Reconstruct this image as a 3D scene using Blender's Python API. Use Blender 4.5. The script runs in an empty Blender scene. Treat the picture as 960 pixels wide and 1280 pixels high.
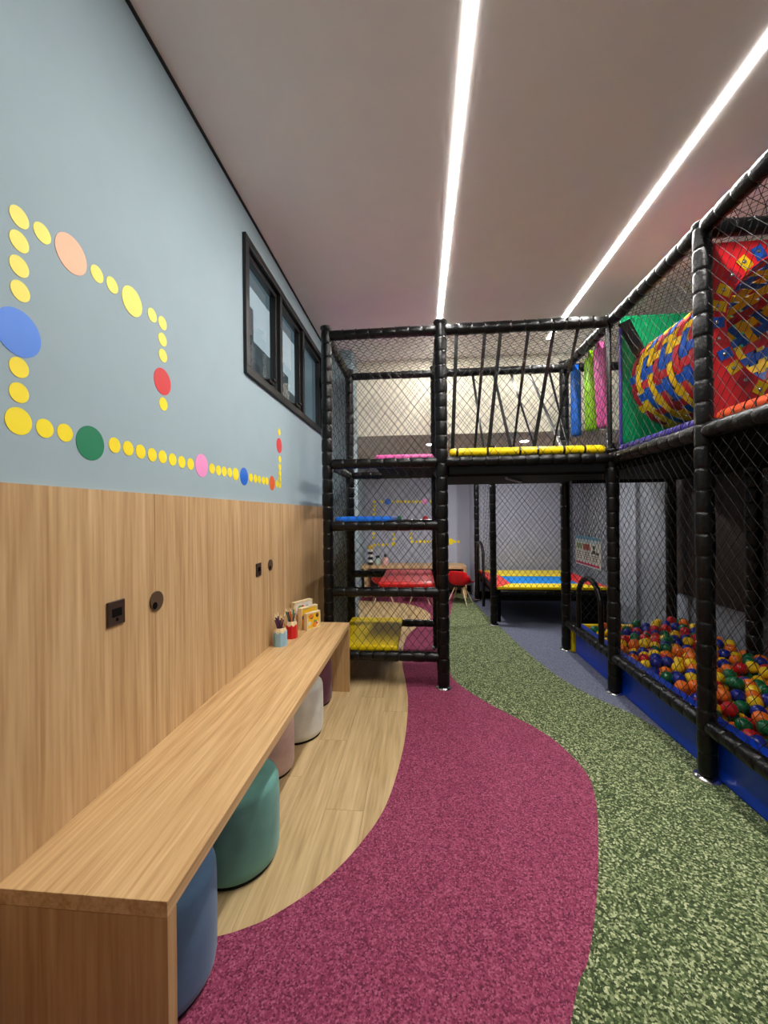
import bpy, bmesh, math, random
import numpy as np
from mathutils import Vector, Matrix

random.seed(7)
SC = bpy.context.scene
COL = SC.collection
PI = math.pi

# ------------------------------------------------------------------ camera
EYE = 1.45
F_PX, ROLL, YAW = 500.0, 0.010, math.atan(45 / 500.0)
cd = bpy.data.cameras.new('camera')
cam = bpy.data.objects.new('camera', cd)
COL.objects.link(cam)
cd.sensor_fit = 'HORIZONTAL'
cd.sensor_width = 36.0
cd.lens = 36.0 * F_PX / 960.0
cd.shift_y = 3.4 / 960.0
cd.clip_start = 0.02
fw = Vector((-math.sin(YAW), math.cos(YAW), 0))
rt = Vector((math.cos(YAW), math.sin(YAW), 0))
up = Vector((0, 0, 1))
xc = rt * math.cos(ROLL) - up * math.sin(ROLL)
yc = rt * math.sin(ROLL) + up * math.cos(ROLL)
cam.matrix_world = Matrix((
    (xc.x, yc.x, -fw.x, 0), (xc.y, yc.y, -fw.y, 0), (xc.z, yc.z, -fw.z, EYE), (0, 0, 0, 1)))
SC.camera = cam

# ------------------------------------------------------------------ world and exposure
LED_STRENGTH = 92.0
DOWN_STRENGTH = 680.0
w = bpy.data.worlds.new('dusk')
SC.world = w
w.use_nodes = True
w.node_tree.nodes['Background'].inputs[0].default_value = (0.36, 0.44, 0.48, 1)
w.node_tree.nodes['Background'].inputs[1].default_value = 0.8
SC.view_settings.view_transform = 'Standard'
SC.view_settings.look = 'None'
SC.view_settings.exposure = 0.92
SC.view_settings.gamma = 1.0
SC.cycles.max_bounces = 10
SC.cycles.diffuse_bounces = 6
SC.cycles.transparent_max_bounces = 16


# ------------------------------------------------------------------ materials
def lin(c):
    return tuple(((v / 255) / 12.92 if v / 255 <= 0.04045 else ((v / 255 + 0.055) / 1.055) ** 2.4) for v in c) + (1.0,)


def new_mat(name):
    m = bpy.data.materials.new(name)
    m.use_nodes = True
    nt = m.node_tree
    return m, nt, nt.nodes['Principled BSDF']


def plain(name, rgb, rough=0.6, spec=0.5, metal=0.0, var=0.06, nscale=6.0, bump=0.0, bscale=60.0, sheen=0.0, coat=0.0):
    m, nt, b = new_mat(name)
    c = lin(rgb)
    b.inputs['Roughness'].default_value = rough
    b.inputs['Specular IOR Level'].default_value = spec
    b.inputs['Metallic'].default_value = metal
    b.inputs['Sheen Weight'].default_value = sheen
    b.inputs['Sheen Roughness'].default_value = 0.4
    b.inputs['Coat Weight'].default_value = coat
    tc = nt.nodes.new('ShaderNodeTexCoord')
    n = nt.nodes.new('ShaderNodeTexNoise')
    n.inputs['Scale'].default_value = nscale
    n.inputs['Detail'].default_value = 4
    nt.links.new(tc.outputs['Object'], n.inputs['Vector'])
    r = nt.nodes.new('ShaderNodeValToRGB')
    r.color_ramp.elements[0].position = 0.3
    r.color_ramp.elements[1].position = 0.7
    r.color_ramp.elements[0].color = tuple(v * (1 - var) for v in c[:3]) + (1,)
    r.color_ramp.elements[1].color = tuple(min(1, v * (1 + var)) for v in c[:3]) + (1,)
    nt.links.new(n.outputs['Fac'], r.inputs['Fac'])
    nt.links.new(r.outputs['Color'], b.inputs['Base Color'])
    if bump > 0:
        n2 = nt.nodes.new('ShaderNodeTexNoise')
        n2.inputs['Scale'].default_value = bscale
        n2.inputs['Detail'].default_value = 3
        nt.links.new(tc.outputs['Object'], n2.inputs['Vector'])
        bp = nt.nodes.new('ShaderNodeBump')
        bp.inputs['Strength'].default_value = bump
        bp.inputs['Distance'].default_value = 0.01
        nt.links.new(n2.outputs['Fac'], bp.inputs['Height'])
        nt.links.new(bp.outputs['Normal'], b.inputs['Normal'])
    return m


def wood(name, light, dark, scale, rough=0.5, fine=1.0):
    """scale: per axis frequencies (small along the grain)."""
    m, nt, b = new_mat(name)
    b.inputs['Roughness'].default_value = rough
    b.inputs['Specular IOR Level'].default_value = 0.35
    tc = nt.nodes.new('ShaderNodeTexCoord')
    info = nt.nodes.new('ShaderNodeObjectInfo')
    add = nt.nodes.new('ShaderNodeVectorMath')
    add.operation = 'ADD'
    nt.links.new(tc.outputs['Object'], add.inputs[0])
    sc = nt.nodes.new('ShaderNodeVectorMath')
    sc.operation = 'SCALE'
    sc.inputs[0].default_value = (7.3, 5.1, 3.7)
    nt.links.new(info.outputs['Random'], sc.inputs['Scale'])
    nt.links.new(sc.outputs[0], add.inputs[1])
    mp = nt.nodes.new('ShaderNodeMapping')
    mp.inputs['Scale'].default_value = scale
    nt.links.new(add.outputs[0], mp.inputs['Vector'])
    n1 = nt.nodes.new('ShaderNodeTexNoise')
    n1.inputs['Scale'].default_value = 1.0
    n1.inputs['Detail'].default_value = 8
    n1.inputs['Roughness'].default_value = 0.62
    n1.inputs['Distortion'].default_value = 0.6
    nt.links.new(mp.outputs[0], n1.inputs['Vector'])
    n2 = nt.nodes.new('ShaderNodeTexNoise')
    n2.inputs['Scale'].default_value = 5.0 * fine
    n2.inputs['Detail'].default_value = 4
    nt.links.new(mp.outputs[0], n2.inputs['Vector'])
    mx = nt.nodes.new('ShaderNodeMath')
    mx.operation = 'MULTIPLY_ADD'
    mx.inputs[1].default_value = 0.45
    nt.links.new(n2.outputs['Fac'], mx.inputs[0])
    m2 = nt.nodes.new('ShaderNodeMath')
    m2.operation = 'MULTIPLY'
    m2.inputs[1].default_value = 0.6
    nt.links.new(n1.outputs['Fac'], m2.inputs[0])
    nt.links.new(m2.outputs[0], mx.inputs[2])
    r = nt.nodes.new('ShaderNodeValToRGB')
    e = r.color_ramp.elements
    e[0].position = 0.36
    e[0].color = lin(dark)
    e[1].position = 0.66
    e[1].color = lin(light)
    mid = e.new(0.52)
    mid.color = lin(tuple(0.62 * a + 0.38 * d for a, d in zip(light, dark)))
    nt.links.new(mx.outputs[0], r.inputs['Fac'])
    nt.links.new(r.outputs['Color'], b.inputs['Base Color'])
    bp = nt.nodes.new('ShaderNodeBump')
    bp.inputs['Strength'].default_value = 0.12
    bp.inputs['Distance'].default_value = 0.003
    nt.links.new(mx.outputs[0], bp.inputs['Height'])
    nt.links.new(bp.outputs['Normal'], b.inputs['Normal'])
    return m


def rubber(name, stops, scale=150.0, rough=0.85):
    m, nt, b = new_mat(name)
    b.inputs['Roughness'].default_value = rough
    b.inputs['Specular IOR Level'].default_value = 0.25
    tc = nt.nodes.new('ShaderNodeTexCoord')
    nz = nt.nodes.new('ShaderNodeTexNoise')
    nz.inputs['Scale'].default_value = 220.0
    nt.links.new(tc.outputs['Object'], nz.inputs['Vector'])
    mxv = nt.nodes.new('ShaderNodeMixRGB')
    mxv.inputs[0].default_value = 0.006
    nt.links.new(tc.outputs['Object'], mxv.inputs[1])
    nt.links.new(nz.outputs['Color'], mxv.inputs[2])
    v = nt.nodes.new('ShaderNodeTexVoronoi')
    v.inputs['Scale'].default_value = scale
    nt.links.new(mxv.outputs[0], v.inputs['Vector'])
    sp = nt.nodes.new('ShaderNodeSeparateColor')
    nt.links.new(v.outputs['Color'], sp.inputs[0])
    r = nt.nodes.new('ShaderNodeValToRGB')
    e = r.color_ramp.elements
    e[0].position = stops[0][0]
    e[0].color = lin(stops[0][1])
    e[1].position = stops[-1][0]
    e[1].color = lin(stops[-1][1])
    for p, c in stops[1:-1]:
        q = e.new(p)
        q.color = lin(c)
    nt.links.new(sp.outputs[0], r.inputs['Fac'])
    nt.links.new(r.outputs['Color'], b.inputs['Base Color'])
    bp = nt.nodes.new('ShaderNodeBump')
    bp.inputs['Strength'].default_value = 0.35
    bp.inputs['Distance'].default_value = 0.004
    bp.invert = True
    nt.links.new(v.outputs['Distance'], bp.inputs['Height'])
    nt.links.new(bp.outputs['Normal'], b.inputs['Normal'])
    return m


def glow(name, rgb, strength):
    m, nt, b = new_mat(name)
    b.inputs['Base Color'].default_value = (0.9, 0.9, 0.9, 1)
    b.inputs['Emission Color'].default_value = rgb + (1,)
    b.inputs['Emission Strength'].default_value = strength
    return m


def glass(name):
    m, nt, b = new_mat(name)
    b.inputs['Base Color'].default_value = (0.92, 0.96, 0.96, 1)
    b.inputs['Roughness'].default_value = 0.0
    b.inputs['Transmission Weight'].default_value = 1.0
    b.inputs['IOR'].default_value = 1.45
    return m


M = {}
M['wall'] = plain('blue_grey_paint', (156, 175, 183), 0.75, 0.25, var=0.02, bump=0.05, bscale=180)
M['wall_back'] = plain('lavender_grey_paint', (176, 180, 196), 0.8, 0.2, var=0.02)
M['grey_wall'] = plain('grey_paint', (160, 166, 176), 0.8, 0.2, var=0.04)
M['white'] = plain('white_paint', (226, 221, 212), 0.85, 0.2, var=0.015)
M['ceil'] = plain('ceiling_paint', (246, 240, 238), 0.85, 0.2, var=0.015)
M['cream'] = plain('cream_paint', (236, 230, 210), 0.85, 0.2, var=0.015)
M['oak_v'] = wood('oak_laminate_vertical', (212, 180, 136), (168, 130, 86), (14, 14, 0.55))
M['oak_y'] = wood('oak_laminate_long', (220, 187, 138), (176, 136, 88), (24, 0.8, 24))
M['oak_e'] = wood('oak_laminate_end', (204, 170, 122), (164, 124, 78), (14, 14, 0.6))
M['plank'] = wood('oak_vinyl_plank', (210, 184, 138), (164, 136, 92), (14, 0.7, 14), rough=0.42)
M['pale_wood'] = wood('pale_wood', (240, 224, 184), (216, 190, 142), (20, 20, 6))
M['desk_wood'] = wood('desk_wood', (222, 186, 140), (186, 148, 102), (3, 14, 14))
M['red_rub'] = rubber('burgundy_rubber', [(0.0, (88, 28, 54)), (0.4, (132, 50, 80)), (0.75, (152, 68, 98)), (1.0, (172, 94, 120))], 180)
M['green_rub'] = rubber('green_rubber', [(0.0, (38, 50, 28)), (0.4, (66, 82, 48)), (0.62, (96, 112, 72)), (0.8, (142, 152, 110)), (1.0, (190, 196, 154))], 140)
M['blue_rub'] = rubber('blue_grey_rubber', [(0.0, (80, 84, 102)), (0.5, (104, 108, 128)), (1.0, (130, 134, 154))], 190)
M['concrete'] = plain('concrete', (110, 108, 104), 0.9, 0.2)
M['foam'] = plain('black_vinyl_foam', (7, 7, 8), 0.33, 0.32, var=0.25, bump=0.35, bscale=55)
M['tie'] = plain('black_nylon_tie', (16, 16, 17), 0.25, 0.6)
M['cord'] = plain('black_net_cord', (12, 12, 12), 0.5, 0.35)
M['chrome'] = plain('chrome', (225, 225, 228), 0.16, 0.5, metal=1.0)
M['black'] = plain('black_board', (4, 4, 5), 0.7, 0.1)
M['blackplastic'] = plain('black_plastic', (26, 22, 20), 0.32, 0.5)
M['socket'] = plain('dark_brown_plastic', (58, 42, 34), 0.35, 0.5)
M['grommet'] = plain('brown_plastic', (84, 66, 50), 0.4, 0.5)
M['hole'] = plain('dark_opening', (6, 6, 6), 0.8, 0.1)
M['frame'] = plain('dark_bronze_aluminium', (24, 24, 25), 0.4, 0.4, metal=0.0)
M['shadow_gap'] = plain('dark_shadow_gap', (36, 36, 38), 0.6, 0.3)
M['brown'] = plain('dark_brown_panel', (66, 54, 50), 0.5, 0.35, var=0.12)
M['led'] = glow('led_diffuser', (1.0, 0.97, 0.925), LED_STRENGTH)
M['down'] = glow('downlight_lamp', (1.0, 0.97, 0.96), DOWN_STRENGTH)
M['glass'] = glass('window_glass')
M['alu'] = plain('white_aluminium', (230, 230, 228), 0.4, 0.5)


def vinyl(name, rgb, rough=0.3):
    return plain(name, rgb, rough, 0.5, var=0.04, bump=0.12, bscale=25)


M['v_yellow'] = vinyl('yellow_vinyl', (250, 218, 10))
M['v_red'] = vinyl('red_vinyl', (226, 38, 34))
M['v_blue'] = vinyl('blue_vinyl', (24, 116, 232))
M['v_pink'] = vinyl('pink_vinyl', (238, 104, 178))
M['v_green'] = vinyl('green_vinyl', (2, 148, 92))
M['v_lime'] = vinyl('lime_vinyl', (150, 214, 28))
M['v_navy'] = vinyl('royal_blue_vinyl', (6, 58, 186))
M['v_purple'] = vinyl('purple_vinyl', (64, 50, 150))
M['v_orange'] = vinyl('orange_vinyl', (236, 92, 48))
M['v_tred'] = vinyl('red_tunnel_vinyl', (226, 36, 44))
M['mat_blue'] = plain('trampoline_mat', (20, 130, 214), 0.6, 0.3)
STRAPC = [plain('strap_yellow', (246, 200, 14), 0.5, 0.4), plain('strap_blue', (16, 84, 190), 0.5, 0.4),
          plain('strap_red', (176, 30, 52), 0.5, 0.4), plain('strap_crimson', (204, 40, 48), 0.5, 0.4)]


def velvet(name, rgb):
    return plain(name, rgb, 0.75, 0.2, var=0.14, nscale=9, bump=0.15, bscale=14, sheen=0.2)


M['p_blue'] = velvet('blue_velvet', (88, 120, 152))
M['p_teal'] = velvet('teal_velvet', (104, 158, 148))
M['p_pink'] = velvet('mauve_velvet', (196, 166, 158))
M['p_white'] = velvet('pale_grey_velvet', (214, 214, 206))
M['p_plum'] = velvet('plum_velvet', (112, 70, 86))
M['p_base'] = plain('pouf_base', (30, 28, 28), 0.7, 0.2)


# ------------------------------------------------------------------ mesh helpers
WO = {}          # object name -> world origin


class MB:
    def __init__(self):
        self.v, self.f, self.s = [], [], []

    def add(self, verts, faces, smooth=False):
        o = len(self.v)
        self.v += [tuple(p) for p in verts]
        self.f += [tuple(o + i for i in f) for f in faces]
        self.s += [smooth] * len(faces)
        return self

    def box(self, x0, x1, y0, y1, z0, z1):
        v = [(x0, y0, z0), (x1, y0, z0), (x1, y1, z0), (x0, y1, z0), (x0, y0, z1), (x1, y0, z1), (x1, y1, z1), (x0, y1, z1)]
        return self.add(v, [(0, 3, 2, 1), (4, 5, 6, 7), (0, 1, 5, 4), (1, 2, 6, 5), (2, 3, 7, 6), (3, 0, 4, 7)])

    def prism(self, poly, z0, z1):
        n = len(poly)
        a = sum(poly[i][0] * poly[(i + 1) % n][1] - poly[(i + 1) % n][0] * poly[i][1] for i in range(n))
        if a < 0:
            poly = poly[::-1]
        v = [(x, y, z0) for x, y in poly] + [(x, y, z1) for x, y in poly]
        f = [tuple(range(n - 1, -1, -1)), tuple(range(n, 2 * n))]
        f += [(i, (i + 1) % n, n + (i + 1) % n, n + i) for i in range(n)]
        return self.add(v, f)

    def rings(self, rings, closed=False, caps=True, smooth=True):
        """rings: list of equally long vertex loops."""
        n = len(rings[0])
        v = [p for r in rings for p in r]
        f = []
        k = len(rings)
        for a in range(k if closed else k - 1):
            b = (a + 1) % k
            for i in range(n):
                j = (i + 1) % n
                f.append((a * n + i, a * n + j, b * n + j, b * n + i))
        self.add(v, f, smooth)
        if caps and not closed:
            self.add(rings[0], [tuple(range(n - 1, -1, -1))])
            self.add(rings[-1], [tuple(range(n))])
        return self

    def tube(self, pts, rad, n=8, caps=True, closed=False, smooth=True, flat=None):
        """sweep a circle (or, with flat=(w,t), a rectangle) along pts; rad scalar or list"""
        pts = [Vector(p) for p in pts]
        k = len(pts)
        if not hasattr(rad, '__len__'):
            rad = [rad] * k
        ref = None
        out = []
        for i in range(k):
            if closed:
                d = (pts[(i + 1) % k] - pts[i - 1])
            else:
                d = pts[min(i + 1, k - 1)] - pts[max(i - 1, 0)]
            d.normalize()
            if ref is None:
                ref = Vector((0, 0, 1)) if abs(d.z) < 0.9 else Vector((0, 1, 0))
            a = (ref - d * ref.dot(d)).normalized()
            ref = a
            b = d.cross(a)
            out.append([pts[i] + (a * math.cos(t) + b * math.sin(t)) * rad[i] for t in (2 * PI * q / n for q in range(n))])
        return self.rings(out, closed, caps, smooth)

    def lathe(self, prof, cx=0, cy=0, n=24, smooth=True, caps=True):
        return self.rings([[(cx + r * math.cos(2 * PI * q / n), cy + r * math.sin(2 * PI * q / n), z) for q in range(n)] for r, z in prof], False, caps, smooth)

    def build(self, name, mat, parent=None, bevel=0.0, seg=2, origin=None, kind=None, subsurf=0):
        vs = np.array(self.v, dtype=float)
        if parent is not None:
            org = Vector(WO[parent.name])
        elif origin is not None:
            org = Vector(origin)
        else:
            mn, mx = vs.min(0), vs.max(0)
            org = Vector(((mn[0] + mx[0]) / 2, (mn[1] + mx[1]) / 2, mn[2]))
        me = bpy.data.meshes.new(name)
        me.from_pydata([tuple(p) for p in (vs - np.array(org))], [], self.f)
        me.polygons.foreach_set('use_smooth', self.s)
        mats = mat if isinstance(mat, (list, tuple)) else [mat]
        for q in mats:
            me.materials.append(q)
        me.update()
        ob = bpy.data.objects.new(name, me)
        COL.objects.link(ob)
        if parent is not None:
            ob.parent = parent
        else:
            ob.location = org
        WO[ob.name] = tuple(org)
        if bevel > 0:
            b = ob.modifiers.new('bevel', 'BEVEL')
            b.width = bevel
            b.segments = seg
            b.limit_method = 'ANGLE'
            b.angle_limit = math.radians(40)
        if kind:
            ob['kind'] = kind
        return ob


def empty(name, loc):
    o = bpy.data.objects.new(name, None)
    o.empty_display_size = 0.1
    COL.objects.link(o)
    o.location = loc
    WO[o.name] = tuple(loc)
    return o


def tag(o, label=None, cat=None, group=None, kind=None):
    if label:
        o['label'] = label
    if cat:
        o['category'] = cat
    if group:
        o['group'] = group
    if kind:
        o['kind'] = kind
    return o


def kids(o):
    return [c for c in bpy.data.objects if c.parent == o]


def copy_tree(o, parent=None):
    c = o.copy()
    COL.objects.link(c)
    if parent:
        c.parent = parent
    for ch in kids(o):
        copy_tree(ch, c)
    return c


def part(name, mat, parent, fn, **kw):
    m = MB()
    fn(m)
    return m.build(name, mat, parent, **kw)


def spline(pts, per=8):
    out = []
    n = len(pts)
    for i in range(n - 1):
        p0, p1, p2, p3 = pts[max(i - 1, 0)], pts[i], pts[i + 1], pts[min(i + 2, n - 1)]
        for k in range(per):
            t = k / per
            out.append(tuple(0.5 * (2 * b + (c - a) * t + (2 * a - 5 * b + 4 * c - d) * t * t + (3 * b - a - 3 * c + d) * t ** 3)
                             for a, b, c, d in zip(p0, p1, p2, p3)))
    out.append(tuple(pts[-1]))
    return out


# photograph pixel -> point on a plane of the room (used to read off measured places)
def ray(x, y):
    a, b = (x - 480.0) / F_PX, (643.4 - y) / F_PX
    c, s = math.cos(ROLL), math.sin(ROLL)
    return fw + rt * (a * c + b * s) + up * (-a * s + b * c)


def onX(x, y, X):
    r = ray(x, y)
    return r * (X / r.x) + Vector((0, 0, EYE))


def onY(x, y, Y):
    r = ray(x, y)
    return r * (Y / r.y) + Vector((0, 0, EYE))


# ------------------------------------------------------------------ room shell
XL, XR, YF, YB, ZC, ZS, YK = -1.05, 2.72, -1.7, 7.55, 3.34, 2.42, 4.9

floor = part('floor', M['concrete'], None, lambda m: m.box(XL - .2, XR + .2, YF - .2, YB + .2, -0.12, -0.012))
tag(floor, kind='structure')

wood_edge = spline([(-1.05, 1.255), (-.86, 1.28), (-.705, 1.325), (-.629, 1.357), (-.549, 1.406), (-.406, 1.543), (-.278, 1.745), (-.176, 2.025),
                    (-.115, 2.527), (-.106, 3.063), (-.139, 3.473), (-.183, 3.86), (-.196, 4.346), (-.166, 4.777), (-.06, 5.156), (.115, 5.54),
                    (.115, 5.92), (-.065, 6.324), (-.409, 6.596), (-1.05, 6.72)])
green_edge = spline([(-.75, YF), (-.45, -.6), (-.05, .3), (.411, 1.176), (.528, 1.349), (.635, 1.545), (.736, 1.762), (.85, 2.048), (.9, 2.227),
                     (.907, 2.341), (.888, 2.475), (.832, 2.659), (.737, 2.82), (.642, 2.938), (.455, 3.195), (.285, 3.534), (.255, 3.908),
                     (.27, 4.65), (.378, 5.532), (.49, 6.405), (.62, YB)])
blue_edge = spline([(.80, YB), (.877, 6.594), (.945, 5.7), (1.02, 5.1), (1.082, 4.448), (1.185, 3.77), (1.299, 3.395), (1.415, 3.168),
                    (1.52, 2.99), (1.60, 2.72), (1.66, 2.4)])
wood_poly = wood_edge + [(-1.05, 4.0)]
burg = [(XL, YF)] + green_edge + [(XL, YB)] + wood_edge[::-1]
green = green_edge + blue_edge + [(1.66, YF)]
blue = blue_edge[::-1] + [(XR, YB), (XR, YF), (1.66, YF)]
blue = [(1.66, 2.4)] + blue_edge[::-1][1:] + [(XR, YB), (XR, YF), (1.66, YF)]
part('rubber_flooring', M['red_rub'], floor, lambda m: m.prism(burg, -0.012, 0.0))['label'] = 'burgundy speckled rubber flooring'
part('rubber_flooring', M['green_rub'], floor, lambda m: m.prism(green, -0.012, 0.0))['label'] = 'green speckled rubber flooring'
part('rubber_flooring', M['blue_rub'], floor, lambda m: m.prism(blue, -0.012, 0.0))['label'] = 'blue grey rubber flooring'


def clip_rect(poly, x0, x1, y0, y1):
    def cut(pl, inside, inter):
        out = []
        for i in range(len(pl)):
            a, b = pl[i - 1], pl[i]
            if inside(b):
                if not inside(a):
                    out.append(inter(a, b))
                out.append(b)
            elif inside(a):
                out.append(inter(a, b))
        return out

    def ix(X):
        return lambda a, b: (X, a[1] + (b[1] - a[1]) * (X - a[0]) / (b[0] - a[0]))

    def iy(Y):
        return lambda a, b: (a[0] + (b[0] - a[0]) * (Y - a[1]) / (b[1] - a[1]), Y)
    for ins, it in ((lambda p: p[0] >= x0, ix(x0)), (lambda p: p[0] <= x1, ix(x1)), (lambda p: p[1] >= y0, iy(y0)), (lambda p: p[1] <= y1, iy(y1))):
        poly = cut(poly, ins, it)
        if not poly:
            return []
    return poly


PW, PLN, G = 0.19, 1.22, 0.0007
offs = [0.35, 0.95, 0.10, 0.72, 0.50, 1.1, 0.2]
for i in range(7):
    x0 = XL + i * PW
    y = offs[i] - PLN
    while y < 7:
        pl = clip_rect(wood_poly, x0 + G, x0 + PW - G, y + G, y + PLN - G)
        if len(pl) > 2:
            clean = [pl[k] for k in range(len(pl)) if (Vector(pl[k]) - Vector(pl[k - 1])).length > 1e-4]
            ar = abs(sum(clean[k - 1][0] * clean[k][1] - clean[k][0] * clean[k - 1][1] for k in range(len(clean)))) / 2 if len(clean) > 2 else 0
            if ar > 0.002:
                mb = MB().prism(clean, -0.012, 0.0)
                ob = mb.build('plank', M['plank'], floor)
                c = Vector((sum(p[0] for p in clean) / len(clean), sum(p[1] for p in clean) / len(clean), 0)) - Vector(WO['floor'])
                ob.data.transform(Matrix.Translation(-c))
                ob.location = c
        y += PLN

# left wall with the window opening
WY0, WY1, WZ0, WZ1 = 2.325, 4.29, 2.315, 3.165


def left_wall(m):
    a, b = XL - .2, XL
    m.box(a, b, YF - .2, WY0, 0, ZC)
    m.box(a, b, WY1, YB + .2, 0, ZC)
    m.box(a, b, WY0, WY1, 0, WZ0)
    m.box(a, b, WY0, WY1, WZ1, ZC)


wl = tag(part('wall_left', M['wall'], None, left_wall), kind='structure')
for i, (y0, y1) in enumerate(((YF, .27), (.27, 1.476), (1.476, 2.673), (2.673, 3.87), (3.87, 4.53))):
    part('wood_panel', M['oak_v'], wl, lambda m: m.box(XL, XL + .018, y0 + .0008, y1 - .0008, 0.0, 1.54))
tag(part('wall_right', M['grey_wall'], None, lambda m: m.box(XR, XR + .2, YF - .2, YB + .2, 0, ZC)), kind='structure')
wr = bpy.data.objects['wall_right']
for y0, y1 in ((3.44, 4.53), (2.42, 3.36), (1.4, 2.34)):
    part('wall_panel', M['brown'], wr, lambda m: m.box(XR - .03, XR, y0, y1, .60, 1.84), bevel=.004)['label'] = 'dark brown panel on the wall behind the ball pit'
tag(part('wall_back', M['wall_back'], None, lambda m: m.box(XL - .2, .92, YB, YB + .2, 0, ZS)), kind='structure')
tag(part('wall_back_block', M['wall_back'], None, lambda m: m.box(.92, XR, 6.98, YB + .2, 0, ZS)), kind='structure')
tag(part('wall_front', M['white'], None, lambda m: m.box(XL - .2, XR + .2, YF - .2, YF, 0, ZC)), kind='structure')
tag(part('wall_pilaster', M['wall'], None, lambda m: m.box(XL, -.765, 4.535, YK, 0, ZC)), kind='structure')
tag(part('ceiling', M['ceil'], None, lambda m: m.box(XL - .2, XR + .2, YF - .2, YK, ZC, ZC + .15)), kind='structure')
tag(part('wall_bulkhead', M['cream'], None, lambda m: m.box(XL - .2, XR + .2, YK, YK + .06, ZS, ZC + .15)), kind='structure')
tag(part('ceiling', M['white'], None, lambda m: m.box(XL - .2, XR + .2, YK + .06, YB + .2, ZS, ZS + .15)), kind='structure')
tag(part('shadow_gap_1', M['shadow_gap'], None, lambda m: m.box(XL, XL + .012, YF, 4.535, ZC - .010, ZC - .0005)), kind='structure')  # dark strip whose colour stands in for shade in the wall-ceiling gap
tag(part('baseboard_back', M['black'], None, lambda m: m.box(XL, .92, YB - .015, YB, 0, .12)), kind='structure')
tag(part('baseboard_block', M['black'], None, lambda m: m.box(.92, XR, 6.965, 6.98, 0, .12)), kind='structure')


# stickers on the two walls
def disc_x(m, X, y, z, r, n=28, t=.0015):
    a = [(X, y + r * math.cos(2 * PI * q / n), z + r * math.sin(2 * PI * q / n)) for q in range(n)]
    b = [(X + t, p[1], p[2]) for p in a]
    m.rings([a, b], smooth=False)


def disc_y(m, x, Y, z, r, n=16, t=.0015):
    a = [(x + r * math.cos(2 * PI * q / n), Y, z + r * math.sin(2 * PI * q / n)) for q in range(n)]
    b = [(p[0], Y - t, p[2]) for p in a]
    m.rings([a, b], smooth=False)


SK = {'yellow': plain('sticker_yellow', (252, 226, 22), .5), 'pale': plain('sticker_pale_yellow', (246, 228, 84), .5)}  # pale yellow has the glare on the upper stickers mixed into its colour
for nm, c in (('peach', (250, 178, 140)), ('blue', (66, 128, 226)), ('red', (214, 44, 48)), ('green', (4, 124, 84)), ('pink', (246, 150, 206)),
              ('orange', (232, 106, 44)), ('dark blue', (30, 104, 206))):
    SK[nm] = plain('sticker_' + nm.replace(' ', '_'), c, .5)
dots = [(23.7, 271.5), (23.7, 302), (23.7, 333), (25, 364), (52.5, 291.5), (121, 342.5), (140, 356.5), (190, 394), (203, 404), (203, 424.5), (203.5, 444.5),
        (204, 505), (23.5, 459.5), (23.5, 491), (55.7, 535.5), (81, 541), (143, 556.5), (160, 560.5), (175.5, 564.5), (190, 568.5), (203, 571),
        (215.5, 574.5), (227, 577.5), (238, 580), (265, 585.7), (273, 588), (280, 589.3), (287, 590.7), (313.6, 597), (319, 598.3), (324, 599.5),
        (329, 600.6), (333.3, 601.4), (346, 604.8), (349.6, 606), (349.6, 599), (349.6, 592), (349.6, 583.7), (349.6, 574), (348.8, 540)]
for (x, y) in dots:
    p = onX(x, y, XL)
    part('dot_sticker', M.get('x', SK['pale'] if y < 450 else SK['yellow']), wl, lambda m: disc_x(m, XL, p.y, p.z, .0265))
for x, y, r, c in ((23, 526.5, .036, 'yellow'), (294.5, 592.7, .036, 'yellow'), (165, 377, .052, 'pale'), (89, 318, .056, 'peach'), (23, 416, .062, 'blue'),
                   (203, 477, .054, 'red'), (113, 554, .055, 'green'), (252, 582, .056, 'pink'), (305, 595.5, .053, 'dark blue'), (340, 604, .052, 'orange'),
                   (349, 557, .056, 'red')):
    p = onX(x, y, XL)
    o = part('round_sticker', SK[c], wl, lambda m: disc_x(m, XL, p.y, p.z, r))
    o['label'] = 'large round %s wall sticker' % c.replace('pale', 'glare-paled yellow')
wb = bpy.data.objects['wall_back']
bd = [(468, 627.5), (477, 627)] + [(x, 627) for x in (492, 497, 501.7, 506.3, 511, 515.8, 520.5, 525, 539, 558.7)] + \
     [(468, 632.5), (468, 637), (468, 642.5), (467, 667), (467, 672), (468, 681), (473, 681), (478.7, 681), (483.7, 681), (492.5, 668), (492.5, 673.5),
      (514, 667.5), (514, 672.5), (515, 677), (520.5, 677), (525.5, 677), (530.5, 677), (535, 677), (540, 677), (568.5, 677), (573, 677)]
for (x, y) in bd:
    p = onY(x, y, YB)
    part('dot_sticker', SK['yellow'], wb, lambda m: disc_y(m, p.x, YB, p.z, .027))
for x, y, r, c in ((485, 627, .06, 'blue'), (531, 627, .055, 'pink'), (531.7, 648, .05, 'red'), (499, 648, .05, 'green'), (563, 677, .06, 'yellow'), (492, 680, .04, 'yellow')):
    p = onY(x, y, YB)
    o = part('round_sticker', SK[c], wb, lambda m: disc_y(m, p.x, YB, p.z, r))
    o['label'] = 'large round %s wall sticker' % c

# window
win = tag(empty('window_1', (XL, (WY0 + WY1) / 2, WZ0)), 'long dark framed window high in the blue wall', None, kind='structure')
fx0, fx1 = XL - .07, XL + .022


def wframe(m):
    t = .05
    m.box(fx0, fx1, WY0, WY1, WZ0, WZ0 + t)
    m.box(fx0, fx1, WY0, WY1, WZ1 - t, WZ1)
    m.box(fx0, fx1, WY0, WY0 + t, WZ0 + t, WZ1 - t)
    m.box(fx0, fx1, WY1 - t, WY1, WZ0 + t, WZ1 - t)


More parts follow.
